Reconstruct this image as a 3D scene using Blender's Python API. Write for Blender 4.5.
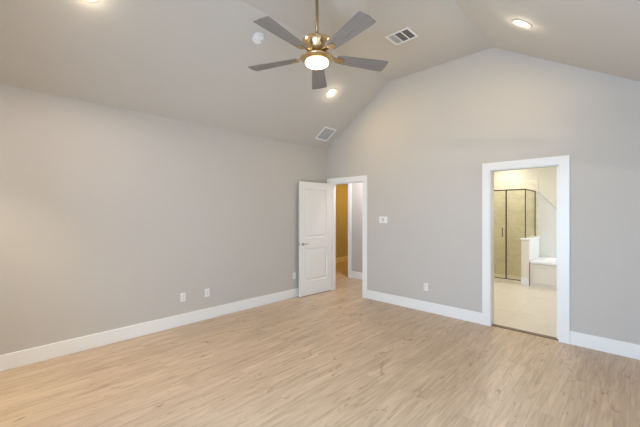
import bpy, bmesh, math, random
from mathutils import Vector, Matrix
PI = math.pi
R = math.radians
SC = bpy.context.scene
COL = SC.collection
for o in list(bpy.data.objects):
    bpy.data.objects.remove(o)

# ------------------------------------------------------------------ camera
cam = bpy.data.cameras.new('camera')
camo = bpy.data.objects.new('camera', cam); COL.objects.link(camo)
camo.location = (0, 0, 1.5)
camo.rotation_euler = (R(90), 0, R(43.91))
cam.sensor_width = 36.0
cam.lens = 36.0 * 322 / 640
cam.shift_y = -1.1 / 640
cam.clip_start = 0.02
SC.camera = camo

# ------------------------------------------------------------------ world, lights, exposure
SC.view_settings.view_transform = 'Standard'
SC.view_settings.look = 'None'
SC.view_settings.gamma = 1.0
SC.view_settings.use_curve_mapping = False
SC.view_settings.exposure = 0.0
w = bpy.data.worlds.new('world'); SC.world = w
w.use_nodes = True
wn = w.node_tree.nodes; wl = w.node_tree.links
bg = wn['Background']
sky = wn.new('ShaderNodeTexSky'); sky.sky_type = 'HOSEK_WILKIE'
sky.sun_direction = (0.2, 0.5, 0.84); sky.turbidity = 3.0
wl.new(sky.outputs[0], bg.inputs[0])
bg.inputs[1].default_value = 0.6

def kelvin(k):
    return {2700: (1, .62, .30), 3000: (1, .70, .40), 3500: (1, .78, .55), 4000: (1, .85, .68),
            5000: (1, .94, .86), 6500: (.92, .96, 1.0), 7500: (.78, .88, 1.0)}[k]

def area(name, loc, rot, sx, sy, power, col, spread=180, shape='RECTANGLE', parent=None):
    l = bpy.data.lights.new(name, 'AREA'); l.shape = shape
    l.size = sx; l.size_y = sy; l.energy = power; l.color = col; l.spread = R(spread)
    o = bpy.data.objects.new(name, l); COL.objects.link(o)
    o.location = loc; o.rotation_euler = rot
    if parent: o.parent = parent
    return o

LIGHT = {   # watts, colour
    'near_left': (3, (.80, .89, 1)), 'near_right': (162, (.555, .755, 1)), 'right': (15, (.92, 1, .92)),
    'bath_window': (42, (.90, .95, 1)), 'bath_lamp': (34, (1, .97, .95)), 'shower_lamp': (11, (1, .98, .90)),
    'hall_lamp': (26, (1, .95, .94)), 'back_hall_lamp': (25, (1, .56, .07)),
    'corner_fill': (36, (1, .92, .70)), 'can_near': (46, (1, .85, .74)), 'can': (10, (1, .68, .20)), 'bowl': (14, (1, .95, .75)), 'sky': (.5, (1, 1, 1)),
}
bg.inputs[1].default_value = LIGHT['sky'][0]
# daylight outside unseen openings: near window, added patio door, added right-wall window
area('daylight_near', (-2.4, -0.62, 1.5), (R(90), 0, 0), 1.0, 1.6, *LIGHT['near_left'])
area('daylight_near', (-0.8, -0.62, 1.10), (R(90), 0, 0), 1.4, 2.0, *LIGHT['near_right'])
# added warm fill for the near left corner, set in an invented side room
area('corner_fill_lamp', (-3.7, -1.0, 2.40), (R(20), 0, 0), 0.4, 0.4, *LIGHT['corner_fill'], shape='DISK')
area('added_daylight_right', (0.50, 1.05, 1.55), (R(90), 0, R(90)), 1.3, 1.6, *LIGHT['right'])
# daylight outside the window over the bathtub, coming in along -X
area('daylight_bathroom', (0.66, 8.2, 1.70), (R(90), 0, R(90)), 0.9, 1.0, *LIGHT['bath_window'])
# ceiling lamps of the bathroom and of the hall
area('bathroom_lamp', (-1.7, 6.3, 2.66), (0, 0, 0), 0.9, 0.9, *LIGHT['bath_lamp'])
area('shower_lamp', (-2.1, 8.2, 2.66), (0, 0, 0), 0.25, 0.25, *LIGHT['shower_lamp'], shape='DISK')
area('hall_lamp', (-3.9, 5.3, 2.66), (0, 0, 0), 0.3, 0.3, *LIGHT['hall_lamp'], shape='DISK')
area('back_hall_lamp', (-5.2, 7.6, 2.66), (0, 0, 0), 0.3, 0.3, *LIGHT['back_hall_lamp'], shape='DISK')

# ------------------------------------------------------------------ materials
def new_mat(name):
    m = bpy.data.materials.new(name); m.use_nodes = True
    nt = m.node_tree
    return m, nt.nodes, nt.links, nt.nodes['Principled BSDF']

def plain(name, col, rough=0.5, metal=0.0, spec=0.5, bump=0.0, bscale=200, vary=0.03):
    m, n, l, b = new_mat(name)
    tc = n.new('ShaderNodeTexCoord')
    nz = n.new('ShaderNodeTexNoise'); nz.inputs['Scale'].default_value = 3.0; nz.inputs['Detail'].default_value = 4
    l.new(tc.outputs['Object'], nz.inputs['Vector'])
    mx = n.new('ShaderNodeMix'); mx.data_type = 'RGBA'
    mx.inputs[6].default_value = (*[c * (1 - vary) for c in col], 1)
    mx.inputs[7].default_value = (*[min(1, c * (1 + vary)) for c in col], 1)
    l.new(nz.outputs['Fac'], mx.inputs[0]); l.new(mx.outputs[2], b.inputs['Base Color'])
    b.inputs['Roughness'].default_value = rough
    b.inputs['Metallic'].default_value = metal
    b.inputs['Specular IOR Level'].default_value = spec
    if bump:
        n2 = n.new('ShaderNodeTexNoise'); n2.inputs['Scale'].default_value = bscale; n2.inputs['Detail'].default_value = 3
        l.new(tc.outputs['Object'], n2.inputs['Vector'])
        bp = n.new('ShaderNodeBump'); bp.inputs['Strength'].default_value = bump; bp.inputs['Distance'].default_value = 0.004
        l.new(n2.outputs['Fac'], bp.inputs['Height']); l.new(bp.outputs[0], b.inputs['Normal'])
    return m

def emit(name, col, s):
    m, n, l, b = new_mat(name)
    b.inputs['Base Color'].default_value = (.9, .9, .88, 1)
    b.inputs['Emission Color'].default_value = (*col, 1)
    b.inputs['Emission Strength'].default_value = s
    return m

def glass(name, tint, gloss=0.08):
    m, n, l, b = new_mat(name)
    n.remove(b)
    out = n['Material Output']
    t = n.new('ShaderNodeBsdfTransparent'); t.inputs[0].default_value = (*tint, 1)
    g = n.new('ShaderNodeBsdfGlossy'); g.inputs['Roughness'].default_value = 0.02
    lw = n.new('ShaderNodeLayerWeight'); pw = n.new('ShaderNodeMath'); pw.operation = 'POWER'; pw.inputs[1].default_value = 4.0
    l.new(lw.outputs['Facing'], pw.inputs[0])
    fr = n.new('ShaderNodeMath'); fr.operation = 'MULTIPLY_ADD'; fr.inputs[1].default_value = 0.22; fr.inputs[2].default_value = 0.02
    l.new(pw.outputs[0], fr.inputs[0])
    mx = n.new('ShaderNodeMixShader')
    l.new(fr.outputs[0], mx.inputs[0]); l.new(t.outputs[0], mx.inputs[1]); l.new(g.outputs[0], mx.inputs[2])
    l.new(mx.outputs[0], out.inputs[0])
    return m

def wood_floor():
    m, n, l, b = new_mat('light_oak_planks')
    tc = n.new('ShaderNodeTexCoord')
    # planks run along Y: swap so that the brick rows run along Y
    mp = n.new('ShaderNodeMapping'); mp.inputs['Rotation'].default_value = (0, 0, R(90))
    l.new(tc.outputs['Object'], mp.inputs['Vector'])
    br = n.new('ShaderNodeTexBrick'); br.offset = 0.37; br.offset_frequency = 3
    br.inputs['Scale'].default_value = 1.0
    br.inputs['Brick Width'].default_value = 1.22; br.inputs['Row Height'].default_value = 0.18
    br.inputs['Mortar Size'].default_value = 0.0012; br.inputs['Mortar Smooth'].default_value = 0.2
    br.inputs['Bias'].default_value = 0.0
    br.inputs['Color1'].default_value = (0, 0, 0, 1); br.inputs['Color2'].default_value = (1, 1, 1, 1)
    br.inputs['Mortar'].default_value = (0.5, 0.5, 0.5, 1)
    l.new(mp.outputs[0], br.inputs['Vector'])
    # per-plank shift of the grain
    sh = n.new('ShaderNodeVectorMath'); sh.operation = 'SCALE'; sh.inputs[3].default_value = 7.3
    l.new(br.outputs['Color'], sh.inputs[0])
    ad = n.new('ShaderNodeVectorMath'); ad.operation = 'ADD'
    l.new(tc.outputs['Object'], ad.inputs[0]); l.new(sh.outputs[0], ad.inputs[1])
    def noise(scale3, sc, det, dist=0.0):
        mm = n.new('ShaderNodeMapping'); mm.inputs['Scale'].default_value = scale3
        l.new(ad.outputs[0], mm.inputs['Vector'])
        z = n.new('ShaderNodeTexNoise'); z.inputs['Scale'].default_value = sc; z.inputs['Detail'].default_value = det
        z.inputs['Distortion'].default_value = dist
        l.new(mm.outputs[0], z.inputs['Vector'])
        return z
    fine = noise((42, 2.0, 1), 1.0, 7, 1.4)
    broad = noise((11, 1.3, 1), 1.0, 5, 1.8)
    knots = noise((12, 4.2, 1), 1.0, 3, 1.8)
    r1 = n.new('ShaderNodeValToRGB')
    r1.color_ramp.elements[0].position = 0.30; r1.color_ramp.elements[0].color = (*WOOD_D, 1)
    r1.color_ramp.elements[1].position = 0.68; r1.color_ramp.elements[1].color = (*WOOD_L, 1)
    s1 = n.new('ShaderNodeMath'); s1.operation = 'MULTIPLY_ADD'; s1.inputs[1].default_value = 0.44
    l.new(fine.outputs['Fac'], s1.inputs[0])
    s2 = n.new('ShaderNodeMath'); s2.operation = 'MULTIPLY'; s2.inputs[1].default_value = 0.47
    l.new(broad.outputs['Fac'], s2.inputs[0]); l.new(s2.outputs[0], s1.inputs[2])
    s3 = n.new('ShaderNodeMath'); s3.operation = 'MULTIPLY_ADD'; s3.inputs[1].default_value = 0.07
    sep = n.new('ShaderNodeSeparateColor'); l.new(br.outputs['Color'], sep.inputs[0])
    l.new(sep.outputs[0], s3.inputs[0]); l.new(s1.outputs[0], s3.inputs[2])
    l.new(s3.outputs[0], r1.inputs[0])
    # knots: darker brown flecks
    kr = n.new('ShaderNodeValToRGB')
    kr.color_ramp.elements[0].position = 0.625; kr.color_ramp.elements[0].color = (0, 0, 0, 1)
    kr.color_ramp.elements[1].position = 0.75; kr.color_ramp.elements[1].color = (1, 1, 1, 1)
    l.new(knots.outputs['Fac'], kr.inputs[0])
    km = n.new('ShaderNodeMath'); km.operation = 'MULTIPLY'; km.inputs[1].default_value = 0.75
    l.new(kr.outputs[0], km.inputs[0])
    mk = n.new('ShaderNodeMix'); mk.data_type = 'RGBA'; mk.inputs[7].default_value = (0.22, 0.125, 0.065, 1)
    l.new(km.outputs[0], mk.inputs[0]); l.new(r1.outputs[0], mk.inputs[6])
    # seams
    ms = n.new('ShaderNodeMix'); ms.data_type = 'RGBA'; ms.inputs[7].default_value = (0.27, 0.17, 0.10, 1)
    sm = n.new('ShaderNodeMath'); sm.operation = 'MULTIPLY'; sm.inputs[1].default_value = 0.30
    l.new(br.outputs['Fac'], sm.inputs[0])
    l.new(sm.outputs[0], ms.inputs[0]); l.new(mk.outputs[2], ms.inputs[6])
    l.new(ms.outputs[2], b.inputs['Base Color'])
    b.inputs['Roughness'].default_value = 0.36
    b.inputs['Specular IOR Level'].default_value = 0.5
    bp = n.new('ShaderNodeBump'); bp.inputs['Strength'].default_value = 0.15; bp.inputs['Distance'].default_value = 0.002
    l.new(fine.outputs['Fac'], bp.inputs['Height']); l.new(bp.outputs[0], b.inputs['Normal'])
    return m

def tile(name, col, vein, grout, wdt, hgt, rot=(0, 0, 0), off=0.0, rough=0.3, veins=0.35):
    m, n, l, b = new_mat(name)
    tc = n.new('ShaderNodeTexCoord')
    mp = n.new('ShaderNodeMapping'); mp.inputs['Rotation'].default_value = rot
    l.new(tc.outputs['Object'], mp.inputs['Vector'])
    br = n.new('ShaderNodeTexBrick'); br.offset = off
    br.inputs['Scale'].default_value = 1; br.inputs['Brick Width'].default_value = wdt
    br.inputs['Row Height'].default_value = hgt; br.inputs['Mortar Size'].default_value = 0.004
    br.inputs['Color1'].default_value = (1, 1, 1, 1); br.inputs['Color2'].default_value = (.94, .94, .94, 1)
    l.new(mp.outputs[0], br.inputs['Vector'])
    nz = n.new('ShaderNodeTexNoise'); nz.inputs['Scale'].default_value = 1.7; nz.inputs['Detail'].default_value = 7
    nz.inputs['Distortion'].default_value = 1.6
    l.new(tc.outputs['Object'], nz.inputs['Vector'])
    rp = n.new('ShaderNodeValToRGB')
    e = rp.color_ramp.elements
    e[0].position = 0.44; e[0].color = (0, 0, 0, 1)
    e[1].position = 0.56; e[1].color = (0, 0, 0, 1)
    k = e.new(0.5); k.color = (veins, veins, veins, 1)
    l.new(nz.outputs['Fac'], rp.inputs[0])
    mx = n.new('ShaderNodeMix'); mx.data_type = 'RGBA'
    mx.inputs[6].default_value = (*col, 1); mx.inputs[7].default_value = (*vein, 1)
    l.new(rp.outputs[0], mx.inputs[0])
    mg = n.new('ShaderNodeMix'); mg.data_type = 'RGBA'; mg.inputs[7].default_value = (*grout, 1)
    l.new(br.outputs['Fac'], mg.inputs[0]); l.new(mx.outputs[2], mg.inputs[6])
    l.new(mg.outputs[2], b.inputs['Base Color'])
    b.inputs['Roughness'].default_value = rough
    return m

WOOD_D = (0.36, 0.255, 0.168)
WOOD_L = (0.65, 0.505, 0.37)
M = {}
M['wall'] = plain('warm_grey_wall_paint', (0.56, 0.53, 0.50), 0.75, bump=0.12, bscale=160, vary=0.01)
M['ceiling'] = plain('warm_grey_ceiling_paint', (0.60, 0.565, 0.52), 0.85, bump=0.12, bscale=160, vary=0.01)
M['trim'] = plain('white_trim_paint', (0.86, 0.86, 0.86), 0.35, vary=0.01)
M['door'] = plain('white_door_paint', (0.84, 0.84, 0.83), 0.38, vary=0.01)
M['plate'] = plain('white_plastic', (0.82, 0.82, 0.82), 0.35, vary=0.01)
M['slot'] = plain('dark_slot', (0.03, 0.03, 0.03), 0.6)
M['nickel'] = plain('satin_nickel', (0.55, 0.53, 0.50), 0.28, metal=1.0)
M['brass'] = plain('brushed_brass', (0.62, 0.47, 0.27), 0.24, metal=1.0)
M['rod'] = plain('antique_brass', (0.36, 0.27, 0.14), 0.30, metal=1.0)
M['bronze'] = plain('dark_bronze', (0.10, 0.075, 0.05), 0.35, metal=0.8)
M['vent_dark'] = plain('shaded_vent_metal', (0.16, 0.155, 0.15), 0.6)  # shade on the two tilted louver banks put into this darker metal
M['ring'] = plain('beige_lamp_ring', (0.60, 0.57, 0.52), 0.5)
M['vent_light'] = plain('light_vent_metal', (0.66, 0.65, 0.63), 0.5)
M['vent_grey'] = plain('grey_vent_metal', (0.45, 0.45, 0.44), 0.5)
M['bath_paint'] = plain('cream_bathroom_paint', (0.68, 0.63, 0.52), 0.7, vary=0.01)
M['white_tub'] = plain('white_acrylic', (0.88, 0.88, 0.88), 0.2, vary=0.01)
M['cream_panel'] = plain('cream_panel_paint', (0.80, 0.74, 0.66), 0.45, vary=0.01)
M['hall_paint'] = plain('warm_grey_hall_paint', (0.56, 0.53, 0.50), 0.75, vary=0.01)
M['threshold'] = plain('dark_threshold_strip', (0.16, 0.10, 0.06), 0.45)
M['floor'] = wood_floor()
M['tile_floor'] = tile('cream_floor_tile', (0.74, 0.68, 0.58), (0.66, 0.60, 0.50), (0.63, 0.57, 0.48), 0.61, 0.61, veins=0.4)
M['shower_tile'] = tile('cream_marble_shower_tile', (0.76, 0.70, 0.55), (0.50, 0.46, 0.34), (0.60, 0.55, 0.44), 0.61, 0.305, rot=(R(90), 0, 0), off=0.5, veins=0.3)
M['tub_tile'] = tile('white_tub_tile', (0.70, 0.68, 0.63), (0.62, 0.60, 0.56), (0.65, 0.63, 0.58), 0.30, 0.60, rot=(R(90), 0, 0), veins=0.08)
M['glass'] = glass('shower_glass', (0.95, 0.945, 0.88))
M['window_glass'] = glass('window_glass', (0.97, 0.98, 0.98))
M['bowl'] = emit('lit_frosted_glass', LIGHT['bowl'][1], LIGHT['bowl'][0])
M['lens'] = emit('lit_lamp_lens', (1, .90, .72), 12.0)

def blade_mat():
    m, n, l, b = new_mat('weathered_grey_wood')
    tc = n.new('ShaderNodeTexCoord')
    mp = n.new('ShaderNodeMapping'); mp.inputs['Scale'].default_value = (3, 60, 3)
    l.new(tc.outputs['Object'], mp.inputs[0])
    nz = n.new('ShaderNodeTexNoise'); nz.inputs['Scale'].default_value = 1.0; nz.inputs['Detail'].default_value = 5
    l.new(mp.outputs[0], nz.inputs['Vector'])
    rp = n.new('ShaderNodeValToRGB')
    rp.color_ramp.elements[0].position = .3; rp.color_ramp.elements[0].color = (0.200, 0.174, 0.158, 1)
    rp.color_ramp.elements[1].position = .7; rp.color_ramp.elements[1].color = (0.27, 0.240, 0.220, 1)
    l.new(nz.outputs['Fac'], rp.inputs[0]); l.new(rp.outputs[0], b.inputs['Base Color'])
    b.inputs['Roughness'].default_value = 0.45
    return m
M['blade'] = blade_mat()

# ------------------------------------------------------------------ mesh helpers
def obj(name, bm, mat, parent=None, smooth=False, loc=None, rot=None, mw=None):
    bmesh.ops.recalc_face_normals(bm, faces=bm.faces)
    me = bpy.data.meshes.new(name); bm.to_mesh(me); bm.free()
    if smooth:
        for p in me.polygons: p.use_smooth = True
    me.materials.append(M[mat] if isinstance(mat, str) else mat)
    o = bpy.data.objects.new(name, me); COL.objects.link(o)
    if parent: o.parent = parent
    if loc is not None: o.location = loc
    if rot is not None: o.rotation_euler = rot
    return o

def struct(name, bm, mat, parent=None, **k):
    o = obj(name, bm, mat, parent, **k)
    if parent is None: o['kind'] = 'structure'
    return o

def thing(name, label, cat, loc=(0, 0, 0), rot=(0, 0, 0), group=None):
    o = bpy.data.objects.new(name, None); COL.objects.link(o)
    o.location = loc; o.rotation_euler = rot; o.empty_display_size = .05
    o['label'] = label; o['category'] = cat
    if group: o['group'] = group
    return o

def box(bm, x0, x1, y0, y1, z0, z1, bev=0.0):
    t = bmesh.new()
    bmesh.ops.create_cube(t, size=1)
    for v in t.verts:
        v.co = Vector(((x0 + x1) / 2 + v.co.x * (x1 - x0), (y0 + y1) / 2 + v.co.y * (y1 - y0), (z0 + z1) / 2 + v.co.z * (z1 - z0)))
    if bev:
        bmesh.ops.bevel(t, geom=t.edges[:], offset=bev, segments=2, profile=.5, affect='EDGES')
    merge(bm, t); return bm

def merge(bm, t, mat=None):
    if mat is not None: bmesh.ops.transform(t, matrix=mat, verts=t.verts)
    mp = {v: bm.verts.new(v.co) for v in t.verts}
    for f in t.faces:
        try: bm.faces.new([mp[v] for v in f.verts])
        except ValueError: pass
    t.free()

def BX(*a, **k): return box(bmesh.new(), *a, **k)

def prism(pts, axis, a, b):
    """polygon pts in the plane perpendicular to axis, extruded from a to b"""
    bm = bmesh.new()
    def P(p, t):
        return {'y': (p[0], t, p[1]), 'x': (t, p[0], p[1]), 'z': (p[0], p[1], t)}[axis]
    A = [bm.verts.new(P(p, a)) for p in pts]; B = [bm.verts.new(P(p, b)) for p in pts]
    bm.faces.new(A); bm.faces.new(B[::-1])
    for i in range(len(pts)):
        j = (i + 1) % len(pts)
        bm.faces.new((A[i], A[j], B[j], B[i]))
    return bm

def lathe(prof, seg=48, bm=None, loc=(0, 0, 0)):
    bm = bm or bmesh.new()
    rings = []
    for r, z in prof:
        if r < 1e-6: rings.append([bm.verts.new((loc[0], loc[1], loc[2] + z))])
        else: rings.append([bm.verts.new((loc[0] + r * math.cos(2 * PI * i / seg), loc[1] + r * math.sin(2 * PI * i / seg), loc[2] + z)) for i in range(seg)])
    for a, b in zip(rings, rings[1:]):
        for i in range(seg):
            j = (i + 1) % seg
            if len(a) == 1 and len(b) == 1: continue
            if len(a) == 1: bm.faces.new((a[0], b[i], b[j]))
            elif len(b) == 1: bm.faces.new((a[i], a[j], b[0]))
            else: bm.faces.new((a[i], a[j], b[j], b[i]))
    return bm

def tube(bm, pts, r, seg=12):
    pts = [Vector(p) for p in pts]
    rings = []
    for i, p in enumerate(pts):
        d = (pts[min(i + 1, len(pts) - 1)] - pts[max(i - 1, 0)]).normalized()
        u = d.orthogonal().normalized() if not rings else (u - d * u.dot(d)).normalized()
        v = d.cross(u)
        rings.append([bm.verts.new(p + r * (math.cos(2 * PI * k / seg) * u + math.sin(2 * PI * k / seg) * v)) for k in range(seg)])
    for a, b in zip(rings, rings[1:]):
        for k in range(seg):
            j = (k + 1) % seg
            bm.faces.new((a[k], a[j], b[j], b[k]))
    bm.faces.new(rings[0][::-1]); bm.faces.new(rings[-1])
    return bm

# ------------------------------------------------------------------ room dimensions
XL, XR = -4.285, 0.255          # bedroom left / right wall
YN, YF = -0.36, 4.624           # near / far wall
T = 0.12                        # wall thickness
ZP = 2.72                       # plate height
ZT = 3.668                      # flat top of the vault
XA, XB = -2.862, -1.297         # flat part of the vault
D1A, D1B, D2A, D2B, DH = -4.150, -3.397, -1.326, -0.592, 2.055   # door openings
ZH = 2.70                       # hall / bathroom ceiling

# floors
struct('floor', box(BX(-6.45, XR + T, YN - T, YF + 0.06, -0.1, 0), -6.45, -3.0, YF + 0.06, 9.2, -0.1, 0), 'floor')
struct('floor_bathroom', BX(-3.0, 0.6, YF + 0.06, 9.0, -0.1, 0.0), 'tile_floor')

# bedroom walls
struct('wall_left', BX(XL - T, XL, YN - T, YF, 0, ZP), 'wall')
b = bmesh.new(); WR = (.35, 1.75, .7, 2.4)
box(b, XR, XR + T, YN - T, WR[0], 0, ZP); box(b, XR, XR + T, WR[1], YF, 0, ZP)
box(b, XR, XR + T, WR[0], WR[1], 0, WR[2]); box(b, XR, XR + T, WR[0], WR[1], WR[3], ZP)
struct('wall_right', b, 'wall')
b = bmesh.new(); f = .05; x0, x1 = XR + .02, XR + T - .01
box(b, x0, x1, WR[0], WR[1], WR[2], WR[2] + f); box(b, x0, x1, WR[0], WR[1], WR[3] - f, WR[3])
for y in (WR[0], 1.025, WR[1] - f): box(b, x0, x1, y, y + f, WR[2] + f, WR[3] - f)
wdw = struct('window_4', b, 'trim')  # unseen window added to light the left wall
for y0, y1 in ((WR[0] + f, 1.025), (1.075, WR[1] - f)): obj('pane', BX(XR + .06, XR + .065, y0, y1, WR[2] + f, WR[3] - f), 'window_glass', wdw)
b = bmesh.new()
ys = (YF, YF + T)
for x0, x1, z0, z1 in ((XL - T, D1A, 0, DH), (D1B, D2A, 0, DH), (D2B, 0.6, 0, DH), (XL - T, 0.6, DH, ZP)):
    box(b, x0, x1, *ys, z0, z1)
merge(b, prism([(XL, ZP), (XR, ZP), (XB, ZT), (XA, ZT)], 'y', *ys))
struct('wall_far', b, 'wall')
# near wall (behind the camera): added fill doorway, window, glazed patio door added for daylight
OPEN = ((-4.05, -3.30, 0, 2.05), (-2.9, -1.9, .7, 2.3), (-1.5, -.1, .04, 2.1))
b = bmesh.new(); ys = (YN - T, YN)
xp = XL
for x0, x1, z0, z1 in OPEN:
    box(b, xp, x0, *ys, 0, ZP); box(b, x0, x1, *ys, z1, ZP)
    if z0: box(b, x0, x1, *ys, 0, z0)
    xp = x1
box(b, xp, XR, *ys, 0, ZP)
merge(b, prism([(XL, ZP), (XR, ZP), (XB, ZT), (XA, ZT)], 'y', *ys))
struct('wall_near', b, 'wall')
b = bmesh.new()
box(b, -4.35, -4.25, -1.7, YN - T, 0, 2.5); box(b, -3.1, -3.0, -1.7, YN - T, 0, 2.5); box(b, -4.35, -3.0, -1.8, -1.7, 0, 2.5)
struct('wall_added_closet', b, 'hall_paint')  # room invented to house the warm corner fill
struct('ceiling_added_closet', BX(-4.35, -3.0, -1.8, YN - T, 2.5, 2.6), 'hall_paint')
struct('floor_added_closet', BX(-4.35, -3.0, -1.8, YN - T, -.1, 0), 'floor')
# vaulted ceiling: slope, flat, slope, as one shell of its own thickness
k = 0.1
pts = [(XL, ZP), (XA, ZT), (XB, ZT), (XR, ZP), (XR + k, ZP + k * .3), (XB + k * .3, ZT + k), (XA - k * .3, ZT + k), (XL - k, ZP + k * .3)]
b = bmesh.new()
for q in ([0, 1, 6, 7], [1, 2, 5, 6], [2, 3, 4, 5]):
    merge(b, prism([pts[i] for i in q], 'y', YN - T, YF + T))
struct('ceiling', b, 'ceiling')

# trim and glazing of the openings behind the camera
for i, (x0, x1, z0, z1) in enumerate(OPEN):
    if i:
        fr = bmesh.new(); y0, y1 = YN - T + 0.01, YN - 0.02
        f = 0.05
        box(fr, x0, x1, y0, y1, z0, z0 + f); box(fr, x0, x1, y0, y1, z1 - f, z1)
        for x in (x0, x1 - f): box(fr, x, x + f, y0, y1, z0 + f, z1 - f)
        wdw = struct('window_%d' % i, fr, 'trim')
        obj('pane', BX(x0 + f, x1 - f, -0.425, -0.42, z0 + f, z1 - f), 'window_glass', wdw)
    sb = bmesh.new(); c = 0.09
    zb = z0 - c if z0 > .1 else 0
    box(sb, x0 - c, x0, YN, YN + .02, zb, z1 + c); box(sb, x1, x1 + c, YN, YN + .02, zb, z1 + c)
    box(sb, x0, x1, YN, YN + .02, z1, z1 + c)
    if z0 > .1: box(sb, x0, x1, YN, YN + .02, zb, z0)
    struct('trim_%d' % (i + 13), sb, 'trim')

# hall behind the first door
b = bmesh.new()
box(b, -6.42, -6.30, YF, 9.2, 0, ZH)
struct('wall_hall_left', b, 'hall_paint')
HY = 5.83
b = bmesh.new()
box(b, -4.70, -3.06, HY, HY + T, 0, ZH); box(b, -6.30, -5.72, HY, HY + T, 0, ZH); box(b, -5.72, -4.70, HY, HY + T, 2.45, ZH)
struct('wall_hall_back', b, 'hall_paint')
struct('wall_hall_end', BX(-6.30, -3.06, 9.08, 9.2, 0, ZH), 'hall_paint')
struct('wall_hall_front', BX(-6.30, XL - T, YF, YF + T, 0, ZH), 'hall_paint')
struct('ceiling_hall', BX(-6.42, -3.06, YF + T, 9.2, ZH, ZH + .1), 'hall_paint')
b = bmesh.new()
box(b, -4.70, -4.61, HY - .02, HY, 0, 2.54, bev=.003); box(b, -5.81, -5.72, HY - .02, HY, 0, 2.54, bev=.003); box(b, -5.72, -4.70, HY - .02, HY, 2.45, 2.54, bev=.003)
struct('trim_3', b, 'trim')

# bathroom shell
b = bmesh.new()
box(b, -3.06, -2.94, YF + T, 9.0, 0, ZH)
struct('wall_bathroom_left', b, 'bath_paint')
BY = 8.72
struct('wall_bathroom_back', BX(-2.94, 0.6, BY, BY + T, 0, ZH), 'bath_paint')
b = bmesh.new(); BXR = 0.40
box(b, BXR, BXR + T, YF + T, 7.75, 0, ZH); box(b, BXR, BXR + T, 7.75, 8.65, 0, 1.2); box(b, BXR, BXR + T, 7.75, 8.65, 2.2, ZH); box(b, BXR, BXR + T, 8.65, BY, 0, ZH)
struct('wall_bathroom_right', b, 'bath_paint')
struct('ceiling_bathroom', BX(-3.06, 0.6, YF + T, 8.9, ZH, ZH + .1), 'bath_paint')
fr = bmesh.new(); f = .04
x0, x1 = BXR + .02, BXR + .09
box(fr, x0, x1, 7.75, 8.65, 1.2, 1.2 + f); box(fr, x0, x1, 7.75, 8.65, 2.2 - f, 2.2); box(fr, x0, x1, 7.75, 7.75 + f, 1.2 + f, 2.2 - f); box(fr, x0, x1, 8.65 - f, 8.65, 1.2 + f, 2.2 - f)
wdw = struct('window_3', fr, 'trim')
obj('pane', BX(BXR + .05, BXR + .055, 7.79, 8.61, 1.24, 2.16), 'window_glass', wdw)
# shower tile on the back wall, tub tile with a slanting upper edge beside it
struct('wall_shower_tile', BX(-2.94, -1.50, BY - .012, BY, 0.0, 2.25), 'shower_tile')
struct('wall_shower_side_tile', BX(-2.94, -2.928, 7.75, BY - .012, 0.0, 2.25), 'shower_tile')
struct('wall_tub_tile', prism([(-1.50, 0.45), (0.40, 0.45), (0.40, 1.50), (-1.10, 1.50), (-1.50, 1.965)], 'y', BY - .012, BY), 'tub_tile')
b = bmesh.new()
tube(b, [(-1.50, BY - .012, 1.97), (-1.10, BY - .012, 1.505), (0.40, BY - .012, 1.505)], .007, 8)
struct('trim_4', b, 'vent_grey')

# ------------------------------------------------------------------ door frames and baseboards
def casing(name, xa, xb, cw, y, d, head):
    """flat casing on the bedroom side plus jambs, head jamb and stops"""
    b = bmesh.new(); rv = .006
    box(b, xa - cw, xa + rv * 0, y - d, y, 0, head + cw, bev=.003)
    box(b, xb, xb + cw, y - d, y, 0, head + cw, bev=.003)
    box(b, xa - .001, xb + .001, y - d, y, head, head + cw, bev=.003)
    return struct(name, b, 'trim')
CW = 0.098
casing('trim_5', D1A, D1B, 0.095, YF, .02, DH)
casing('trim_6', D2A, D2B, CW, YF, .02, DH)
def jamb(name, xa, xb, mat='trim', stop=True, stop_y=None):
    b = bmesh.new(); j = .018; y0, y1 = YF - .001, YF + T + .001
    box(b, xa, xa + j * .4, y0, y1, 0, DH); box(b, xb - j * .4, xb, y0, y1, 0, DH)
    box(b, xa + j * .4, xb - j * .4, y0, y1, DH - j * .4, DH)
    if stop:
        s0, s1 = YF + .045, YF + .08
        box(b, xa + j * .4, xa + j, s0, s1, 0, DH - j * .4); box(b, xb - j, xb - j * .4, s0, s1, 0, DH - j * .4)
        box(b, xa + j, xb - j, s0, s1, DH - j, DH - j * .4)
    return struct(name, b, mat)
jamb('trim_7', D1A, D1B)
jamb('trim_8', D2A, D2B, stop=False)
BH, BT = 0.152, 0.016
def base(name, *segs):
    b = bmesh.new()
    for x0, x1, y0, y1 in segs:
        box(b, x0, x1, y0, y1, 0, BH, bev=.004)
    return struct(name, b, 'trim')
base('baseboard_left', (XL, XL + BT, YN, YF))
base('baseboard_far', (D1B + .095, D2A - CW, YF - BT, YF), (D2B + CW, XR, YF - BT, YF))
base('baseboard_right', (XR - BT, XR, YN, YF - BT))
base('baseboard_near', (XL + BT, -4.14, YN, YN + BT), (-3.21, -1.59, YN, YN + BT), (-.01, XR - BT, YN, YN + BT))
base('baseboard_hall', (-4.61, -3.06, HY - BT, HY), (-6.30, -6.30 + BT, HY + T, 9.08), (-6.30, -6.30 + BT, YF + T, HY))
base('baseboard_bathroom', (BXR - BT, BXR, YF + T, 7.68), (-2.94, -2.94 + BT, YF + T, 7.7))
struct('trim_9', BX(D2A + .008, D2B - .008, YF + .02, YF + .10, 0, .008, bev=.003), 'threshold')

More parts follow.
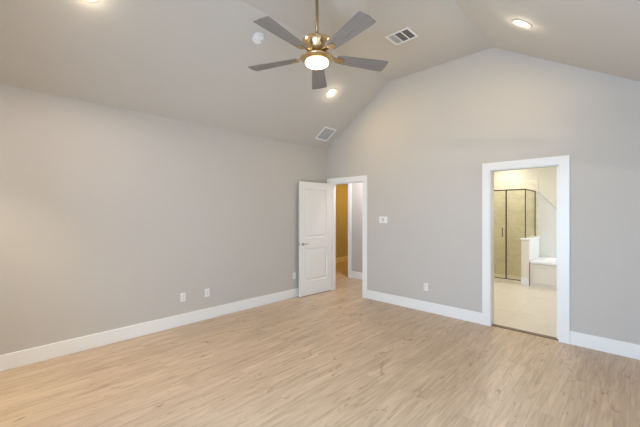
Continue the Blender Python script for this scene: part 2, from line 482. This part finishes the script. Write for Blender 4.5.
# ------------------------------------------------------------------ door_1: two-panel hinged door, opened against the left wall
def panel_leaf(wd, ht, th, panels):
    """slab in local x 0..wd (hinge at 0), y -th..0, z 0..ht; both faces carry sunk raised panels"""
    bm = bmesh.new()
    xs = sorted({0, wd} | {p[0] for p in panels} | {p[1] for p in panels})
    zs = sorted({0, ht} | {p[2] for p in panels} | {p[3] for p in panels})
    prof = [(0, 0), (.003, .010), (.010, .013), (.020, .013), (.050, .003)]
    for y, sg in ((0, -1), (-th, 1)):
        for i in range(len(xs) - 1):
            for k in range(len(zs) - 1):
                x0, x1, z0, z1 = xs[i], xs[i + 1], zs[k], zs[k + 1]
                if any(p[0] <= x0 and x1 <= p[1] and p[2] <= z0 and z1 <= p[3] for p in panels):
                    loops = []
                    for d, h in prof:
                        loops.append([bm.verts.new(c) for c in ((x0 + d, y + sg * h, z0 + d), (x1 - d, y + sg * h, z0 + d), (x1 - d, y + sg * h, z1 - d), (x0 + d, y + sg * h, z1 - d))])
                    for a, c in zip(loops, loops[1:]):
                        for q in range(4):
                            bm.faces.new((a[q], a[(q + 1) % 4], c[(q + 1) % 4], c[q]))
                    bm.faces.new(loops[-1])
                else:
                    bm.faces.new([bm.verts.new(c) for c in ((x0, y, z0), (x1, y, z0), (x1, y, z1), (x0, y, z1))])
    for q in (((0, 0, 0), (0, -th, 0), (0, -th, ht), (0, 0, ht)), ((wd, 0, 0), (wd, -th, 0), (wd, -th, ht), (wd, 0, ht)),
              ((0, 0, 0), (wd, 0, 0), (wd, -th, 0), (0, -th, 0)), ((0, 0, ht), (wd, 0, ht), (wd, -th, ht), (0, -th, ht))):
        bm.faces.new([bm.verts.new(c) for c in q])
    bmesh.ops.remove_doubles(bm, verts=bm.verts, dist=1e-5)
    return bm
DW, DHT, DT = 0.768, 2.035, 0.035
ang = math.atan2(-0.78, -0.055)
# local +y of the leaf faces the room (+X)
door = struct('door_1', panel_leaf(DW, DHT, DT, [(.115, DW - .115, .25, .84), (.115, DW - .115, 1.03, DHT - .13)]), 'door',
              loc=(D1A + .022, YF - .022, .012), rot=(0, 0, ang))
hz_ = 0.925
for s in (1, -1):
    yy = 0 if s > 0 else -DT
    b = bmesh.new()
    t = lathe([(0, 0), (.031, 0), (.031, .005), (.026, .010), (.012, .012), (.011, .045), (0, .045)], 24)
    merge(b, t, Matrix.Translation((DW - .06, yy, hz_)) @ Matrix.Rotation(R(-90) * s, 4, 'X'))
    y2 = yy + s * .040
    tube(b, [(DW - .06, y2, hz_), (DW - .09, y2, hz_ + .001), (DW - .13, y2 - s * .002, hz_ + .002), (DW - .165, y2 - s * .006, hz_)], .0085, 10)
    h = obj('door_handle', b, 'nickel', door, smooth=False)
    h['label'] = 'satin nickel lever handle'
b = BX(DW - .001, DW + .0015, -DT + .005, -.005, hz_ - .03, hz_ + .03); 
obj('latch_plate', b, 'nickel', door)['label'] = 'satin nickel latch plate'
for z in (.22, 1.02, 1.82):
    b = tube(bmesh.new(), [(-.006, .004, z - .045), (-.006, .004, z + .045)], .007, 10)
    obj('hinge', b, 'trim', door)

# door_2: pocket door whose leading edge just shows at the right jamb of the bathroom doorway
pd = struct('door_2', BX(D2B - .030, D2B - .0075, YF + .042, YF + .078, .012, DH - .012), 'door')
obj('edge_pull', BX(D2B - .0315, D2B - .0300, YF + .048, YF + .072, .965, 1.035, bev=.0006), 'nickel', pd)['label'] = 'small nickel edge pull'

# ------------------------------------------------------------------ bathroom: knee wall, shower enclosure, bathtub
KX0, KX1, KY0 = -1.62, -1.488, 7.70
struct('wall_knee', BX(KX0, KX1, KY0, BY - .012, 0, .93), 'cream_panel')
struct('trim_10', BX(KX0 - .02, KX1 + .02, KY0 - .02, BY - .012, .93, .965, bev=.004), 'white_tub')
struct('trim_11', BX(KX1, KX1 + .008, KY0, BY - .012, .48, .93), 'white_tub')
base('baseboard_knee', (KX0 - .005, KX1 + .005, KY0 - BT, KY0))
struct('trim_12', BX(-2.928, KX0 - .002, KY0, KY0 + .10, 0, .07, bev=.005), 'shower_tile')

sh = thing('shower_enclosure', 'clear glass shower enclosure with dark bronze rails seen through the bathroom doorway', 'shower', (-1.9, KY0 + .05, .07))
def rel(bm, o):
    bmesh.ops.translate(bm, verts=bm.verts, vec=-Vector(o.location)); return bm
SX, SY0, SZ = -1.56, KY0 + .05, 1.985       # corner post line
DX = -1.915                                # edge between swing door and fixed panel
g = rel(BX(DX + .012, SX - .008, SY0 - .004, SY0 + .004, .085, SZ - .02), sh)
# fixed front panel stops at the knee wall top on its right edge: cut as an L
g.free()
g = rel(prism([(DX + .012, .085), (KX0 - .022, .085), (KX0 - .022, .968), (SX - .008, .968), (SX - .008, SZ - .02), (DX + .012, SZ - .02)], 'y', SY0 - .004, SY0 + .004), sh)
obj('fixed_panel', g, 'glass', sh)
gd = obj('shower_door', rel(BX(-2.62, DX - .012, SY0 - .004, SY0 + .004, .085, SZ - .02), sh), 'glass', sh)
b = tube(bmesh.new(), [(-1.975, SY0 - .004, .98), (-1.975, SY0 - .05, .98), (-1.975, SY0 - .05, 1.16), (-1.975, SY0 - .004, 1.16)], .009, 10)
obj('door_pull', rel(b, sh), 'bronze', gd)['label'] = 'dark bronze D-shaped pull'
obj('return_panel', rel(BX(SX - .004, SX + .004, SY0 + .012, BY - .025, .968, SZ - .02), sh), 'glass', sh)
for nm, a in (('top_rail', (-2.925, SX + .012, SY0 - .012, SY0 + .012, SZ - .02, SZ + .005)),
              ('top_rail', (SX - .012, SX + .012, SY0 + .012, BY - .014, SZ - .02, SZ + .005)),
              ('door_post', (DX - .012, DX + .012, SY0 - .012, SY0 + .012, .072, SZ - .02)),
              ('corner_post', (SX - .008, SX + .008, SY0 - .008, SY0 + .012, .966, SZ - .02)),
              ('wall_post', (SX - .008, SX + .008, BY - .025, BY - .014, .966, SZ - .02)),
              ('bottom_rail', (-2.925, DX - .012, SY0 - .012, SY0 + .012, .071, .085)),
              ('bottom_rail', (DX + .012, KX0 - .022, SY0 - .012, SY0 + .012, .071, .085))):
    obj(nm, rel(BX(*a, bev=.002), sh), 'bronze', sh)
obj('side_panel', rel(BX(-2.925, -2.62, SY0 - .004, SY0 + .004, .085, SZ - .02), sh), 'glass', sh)

tub = thing('bathtub', 'white built-in bathtub with cream panelled front beside the shower knee wall', 'bathtub', (-.55, 7.75, 0))
TX0, TX1, TY0, TY1, TZ = KX1 + .010, BXR - .002, 7.72, BY - .014, .505
def tub_shell():
    bm = bmesh.new()
    cx, cy = (TX0 + TX1) / 2, (TY0 + TY1) / 2
    hx, hy = (TX1 - TX0) / 2, (TY1 - TY0) / 2
    N = 64
    def sup(ax, ay, z, e):
        out = []
        for i in range(N):
            t = 2 * PI * i / N; c, s = math.cos(t), math.sin(t)
            out.append(bm.verts.new((cx + ax * math.copysign(abs(c) ** e, c), cy + ay * math.copysign(abs(s) ** e, s), z)))
        return out
    L = [sup(hx, hy, TZ - .04, .02), sup(hx, hy, TZ - .003, .02), sup(hx - .003, hy - .003, TZ, .02), sup(hx - .16, hy - .12, TZ, .55), sup(hx - .18, hy - .14, TZ - .02, .6),
         sup(hx - .22, hy - .17, TZ - .25, .65), sup(hx - .30, hy - .24, TZ - .38, .7)]
    for a, b_ in zip(L, L[1:]):
        for i in range(N):
            j = (i + 1) % N
            bm.faces.new((a[i], a[j], b_[j], b_[i]))
    bm.faces.new(L[-1])
    return bm
obj('tub_basin', rel(tub_shell(), tub), 'white_tub', tub, smooth=False)
b = BX(TX0, TX1, TY0 + .02, TY0 + .05, 0, TZ - .04)
for x0, x1 in ((TX0 + .03, -.62), (-.56, TX1 - .05)):
    for q in ((x0, x1, .40, .43), (x0, x1, .06, .09), (x0, x0 + .03, .09, .40), (x1 - .03, x1, .09, .40)):
        box(b, q[0], q[1], TY0 + .008, TY0 + .02, q[2], q[3], bev=.003)
obj('front_panel', rel(b, tub), 'cream_panel', tub)['label'] = 'cream panelled tub front'

# ------------------------------------------------------------------ ceiling fan
FX, FY = -2.09, 2.13
fan = thing('ceiling_fan', 'brass ceiling fan with five grey blades and lit white bowl hanging from ceiling', 'ceiling fan', (FX, FY, ZT))
def zz(z): return z - ZT
obj('canopy', lathe([(0, 0), (.07, 0), (.068, -.02), (.05, -.05), (.02, -.065), (0, -.065)]), 'brass', fan, smooth=True)
obj('downrod', lathe([(0, -.06), (.0145, -.06), (.0145, zz(3.11)), (0, zz(3.11))], 20), 'rod', fan, smooth=True)
prof = [(0, 3.128), (.022, 3.128), (.024, 3.108), (.06, 3.103), (.114, 3.098), (.130, 3.093), (.136, 3.086), (.135, 3.076), (.129, 3.056), (.118, 3.034),
        (.102, 3.012), (.086, 2.994), (.070, 2.980), (.060, 2.972), (0, 2.972)]
obj('motor_housing', lathe([(r, zz(z)) for r, z in prof], 64), 'brass', fan, smooth=True)
obj('neck_band', lathe([(0, zz(2.972)), (.054, zz(2.972)), (.054, zz(2.944)), (0, zz(2.944))], 48), 'bronze', fan, smooth=True)
prof = [(0, 2.944), (.054, 2.944), (.10, 2.940), (.146, 2.932), (.152, 2.926), (.149, 2.919), (.132, 2.908), (.116, 2.900), (.108, 2.894), (0, 2.894)]
obj('light_fitter', lathe([(r, zz(z)) for r, z in prof], 64), 'brass', fan, smooth=True)
prof = [(0, 2.894), (.102, 2.894), (.107, 2.889), (.107, 2.882), (.101, 2.872), (.088, 2.863), (.064, 2.857), (.035, 2.854), (0, 2.853)]
obj('light_bowl', lathe([(r, zz(z)) for r, z in prof], 64), 'bowl', fan, smooth=True)['label'] = 'lit white glass bowl'
BZ = 2.945
def blade_bm():
    # outline: narrow root, slowly widening to a nearly square tip with rounded corners
    pts = []
    r0, r1 = .19, .695
    for i in range(9):
        t = i / 8; x = r0 + (r1 - .014 - r0) * t
        pts.append((x, -(.052 + .034 * t ** .8)))
    for i in range(1, 6):
        a = -PI / 2 + PI / 2 * i / 6
        pts.append((r1 - .014 + .014 * math.cos(a), -.086 + .014 + .014 * math.sin(a)))
    pts.append((r1 + .006, 0.0))
    up = [(x, -y) for x, y in pts[:-1]][::-1]
    pts += up
    b = prism(pts, 'z', -.004, .004)
    bmesh.ops.bevel(b, geom=[e for e in b.edges if abs(e.verts[0].co.z - e.verts[1].co.z) < 1e-6], offset=.0015, segments=1, affect='EDGES')
    return b
def bracket_bm():
    b = bmesh.new()
    top = [(.05, .020, .016), (.13, .018, .014), (.165, .018, .008), (.19, .026, -.0055), (.22, .036, -.0055), (.25, .030, -.0055), (.265, .008, -.0055)]
    L = []
    for x, h, z in top:
        L.append([b.verts.new(c) for c in ((x, -h, z), (x, h, z), (x, h, z - .007), (x, -h, z - .007))])
    for a, c in zip(L, L[1:]):
        for i in range(4):
            b.faces.new((a[i], a[(i + 1) % 4], c[(i + 1) % 4], c[i]))
    b.faces.new(L[0]); b.faces.new(L[-1][::-1])
    return b
for kx in range(5):
    a = R(132 + 72 * kx)
    bl = obj('blade', blade_bm(), 'blade', fan, loc=(0, 0, zz(BZ)), rot=(R(-9), R(2.2) * math.cos(a - R(133.9)), a))
    bl.rotation_mode = 'XYZ'
    br = obj('blade_bracket', bracket_bm(), 'brass', bl)
    br['label'] = 'brass blade bracket'

# ------------------------------------------------------------------ recessed ceiling lights
SL = math.atan2(ZT - ZP, XA - XL)          # left slope angle
SR = math.atan2(ZT - ZP, XR - XB)
def zl(x): return ZP + (x - XL) * math.tan(SL)
def zr(x): return ZP + (XR - x) * math.tan(SR)
def can(x, y, side, label, lamp='can'):
    z, rot = (zl(x), (0, -SL, 0)) if side == 'L' else (zr(x), (0, SR, 0))
    t = thing('recessed_light', label, 'ceiling light', (x, y, z), rot, 'recessed lights in the vaulted ceiling')
    obj('trim_ring', lathe([(.047, -.002), (.060, -.004), (.090, -.007), (.098, -.003), (.098, -.0005), (.047, -.0005), (.047, -.002)], 40), 'ring', t, smooth=False)
    obj('lens', lathe([(0, -.0012), (.047, -.0012), (.047, -.003), (0, -.004)], 40), 'lens', t)
    pw, cl = LIGHT[lamp]
    area('can_lamp', (0, 0, -.012), (0, 0, 0), .085, .085, pw * .85, cl, shape='DISK', parent=t)
    l = bpy.data.lights.new('can_lamp_glow', 'POINT'); l.energy, l.color = min(pw * .10, 1.8), (1, .86, .64); l.shadow_soft_size = .02
    o = bpy.data.objects.new('can_lamp_glow', l); COL.objects.link(o); o.parent = t; o.location = (0, 0, -.055)
can(-3.335, 3.72, 'L', 'lit round recessed light on left ceiling slope, just past the fan toward the door')
can(-0.757, 3.62, 'R', 'lit round recessed light on the right ceiling slope above the bathroom doorway')
can(-3.30, 0.60, 'L', 'lit round recessed light on left ceiling slope at the top edge, far from the doors', 'can_near')

# ------------------------------------------------------------------ ceiling registers
def register(name, label, loc, rot, w_, d_, banks):
    t = thing(name, label, 'vent', loc, rot)
    f = .028; b = bmesh.new()
    box(b, -w_/2, w_/2, -d_/2, -d_/2 + f, -.008, -.0005, bev=.002); box(b, -w_/2, w_/2, d_/2 - f, d_/2, -.008, -.0005, bev=.002)
    box(b, -w_/2, -w_/2 + f, -d_/2 + f, d_/2 - f, -.008, -.0005, bev=.002); box(b, w_/2 - f, w_/2, -d_/2 + f, d_/2 - f, -.008, -.0005, bev=.002)
    n = len(banks); iw = w_ - 2 * f; g = .018
    bw = (iw - g * (n - 1)) / n
    for i in range(n - 1):
        x = -w_/2 + f + bw * (i + 1) + g * i
        box(b, x, x + g, -d_/2 + f, d_/2 - f, -.007, -.0005)
    obj('frame', b, 'trim', t)
    for i, (mat, tilt) in enumerate(banks):
        xa = -w_/2 + f + (bw + g) * i
        obj('backing', BX(xa, xa + bw, -d_/2 + f, d_/2 - f, -.0015, -.0005), mat, t)
        ns = 9 if n > 1 else 12
        L = d_ - 2 * f
        for k_ in range(ns):
            yc = -L / 2 + L * (k_ + .5) / ns
            s = bmesh.new(); box(s, xa, xa + bw, -.0055, .0055, -.0004, .0004)
            bmesh.ops.transform(s, matrix=Matrix.Translation((0, yc, -.0045)) @ Matrix.Rotation(R(tilt), 4, 'X'), verts=s.verts)
            obj('louver', s, mat, t)
    return t
register('ceiling_vent', 'white three-bank ceiling vent with two dark banks on flat ceiling right of the fan', (-2.025, 3.555, ZT), (0, 0, 0), .315, .27,
         [('vent_light', 35), ('vent_dark', -35), ('vent_dark', -35)])
xv = -3.98
register('ceiling_vent', 'square white-framed grey louvered vent on left ceiling slope near the far corner', (xv, 4.285, zl(xv)), (0, -SL, 0), .31, .31, [('vent_grey', -35)])

# ------------------------------------------------------------------ smoke detector
xs_ = -3.09
sd = thing('smoke_detector', 'white round smoke detector on the left ceiling slope left of the fan', 'smoke detector', (xs_, 2.18, zl(xs_)), (0, -SL, 0))
obj('base_plate', lathe([(0, 0), (.070, 0), (.072, -.006), (.070, -.018), (0, -.018)], 40), 'plate', sd, smooth=False)
obj('cover', lathe([(0, -.018), (.058, -.018), (.056, -.030), (.046, -.038), (.02, -.041), (0, -.041)], 40), 'plate', sd, smooth=False)
obj('test_button', lathe([(0, -.038), (.010, -.038), (.010, -.044), (0, -.045)], 20, loc=(.0, .030, 0)), 'vent_grey', sd)['label'] = 'grey test button'

# ------------------------------------------------------------------ wall plates (built facing -Y, then turned)
def plate(name, label, cat, loc, rz, gangs, kind, group=None):
    t = thing(name, label, cat, loc, (0, 0, rz), group)
    wd = .070 + .046 * (gangs - 1)
    obj('faceplate', BX(-wd/2, wd/2, -.006, 0, -.057, .057, bev=.002), 'plate', t)
    for g in range(gangs):
        x = (g - (gangs - 1) / 2) * .046
        if kind == 'rocker':
            b = prism([(-.0065, -.033), (-.0115, -.030), (-.0070, 0.0), (-.0085, .033), (-.0045, .033), (-.0045, -.033)], 'x', x - .0165, x + .0165)
            rk = obj('rocker', b, 'plate', t) if g != 1 else obj('dimmer', BX(x - .011, x + .011, -.010, -.005, -.028, .028, bev=.001), 'vent_grey', t)
        elif kind == 'duplex':
            for dz in (-.0195, .0195):
                b = bmesh.new(); lathe([(0, .0105), (.0165, .0105), (.0165, 0), (0, 0)], 28, b)
                bmesh.ops.transform(b, matrix=Matrix.Translation((x, -.0, dz)) @ Matrix.Rotation(R(90), 4, 'X') @ Matrix.Scale(.78, 4, (0, 1, 0)), verts=b.verts)
                rc = obj('receptacle', b, 'plate', t)
                sl = bmesh.new()
                for q in (-.0062, .0062): box(sl, x + q - .0012, x + q + .0012, -.0112, -.0104, dz - .002, dz + .007)
                box(sl, x - .002, x + .002, -.0112, -.0104, dz - .009, dz - .005)
                obj('slots', sl, 'slot', rc)
        else:
            rc = obj('receptacle', BX(x - .0165, x + .0165, -.009, -.005, -.033, .033, bev=.001), 'plate', t)
            sl = bmesh.new()
            for dz in (-.017, .017):
                for q in (-.0062, .0062): box(sl, x + q - .0012, x + q + .0012, -.0096, -.0088, dz - .002, dz + .007)
                box(sl, x - .002, x + .002, -.0096, -.0088, dz - .009, dz - .005)
            obj('slots', sl, 'slot', rc)
    return t
plate('light_switch', 'white three-gang light switch on far wall right of the open door', 'light switch', (-2.979, YF, 1.376), 0, 3, 'rocker')
og = 'white wall outlets above the baseboards'
plate('wall_outlet', 'white wall outlet low on the far wall between the two doorways', 'outlet', (-2.224, YF, .372), 0, 1, 'duplex', og)
plate('wall_outlet', 'white outlet on left wall farthest from the door, left of a pair', 'outlet', (XL, 1.822, .372), R(90), 1, 'duplex', og)
plate('wall_outlet', 'white outlet on left wall, the right one of a pair', 'outlet', (XL, 2.160, .372), R(90), 1, 'decora', og)
plate('wall_outlet', 'white wall outlet on left wall close beside the open door edge', 'outlet', (XL, 3.795, .380), R(90), 1, 'duplex', og)
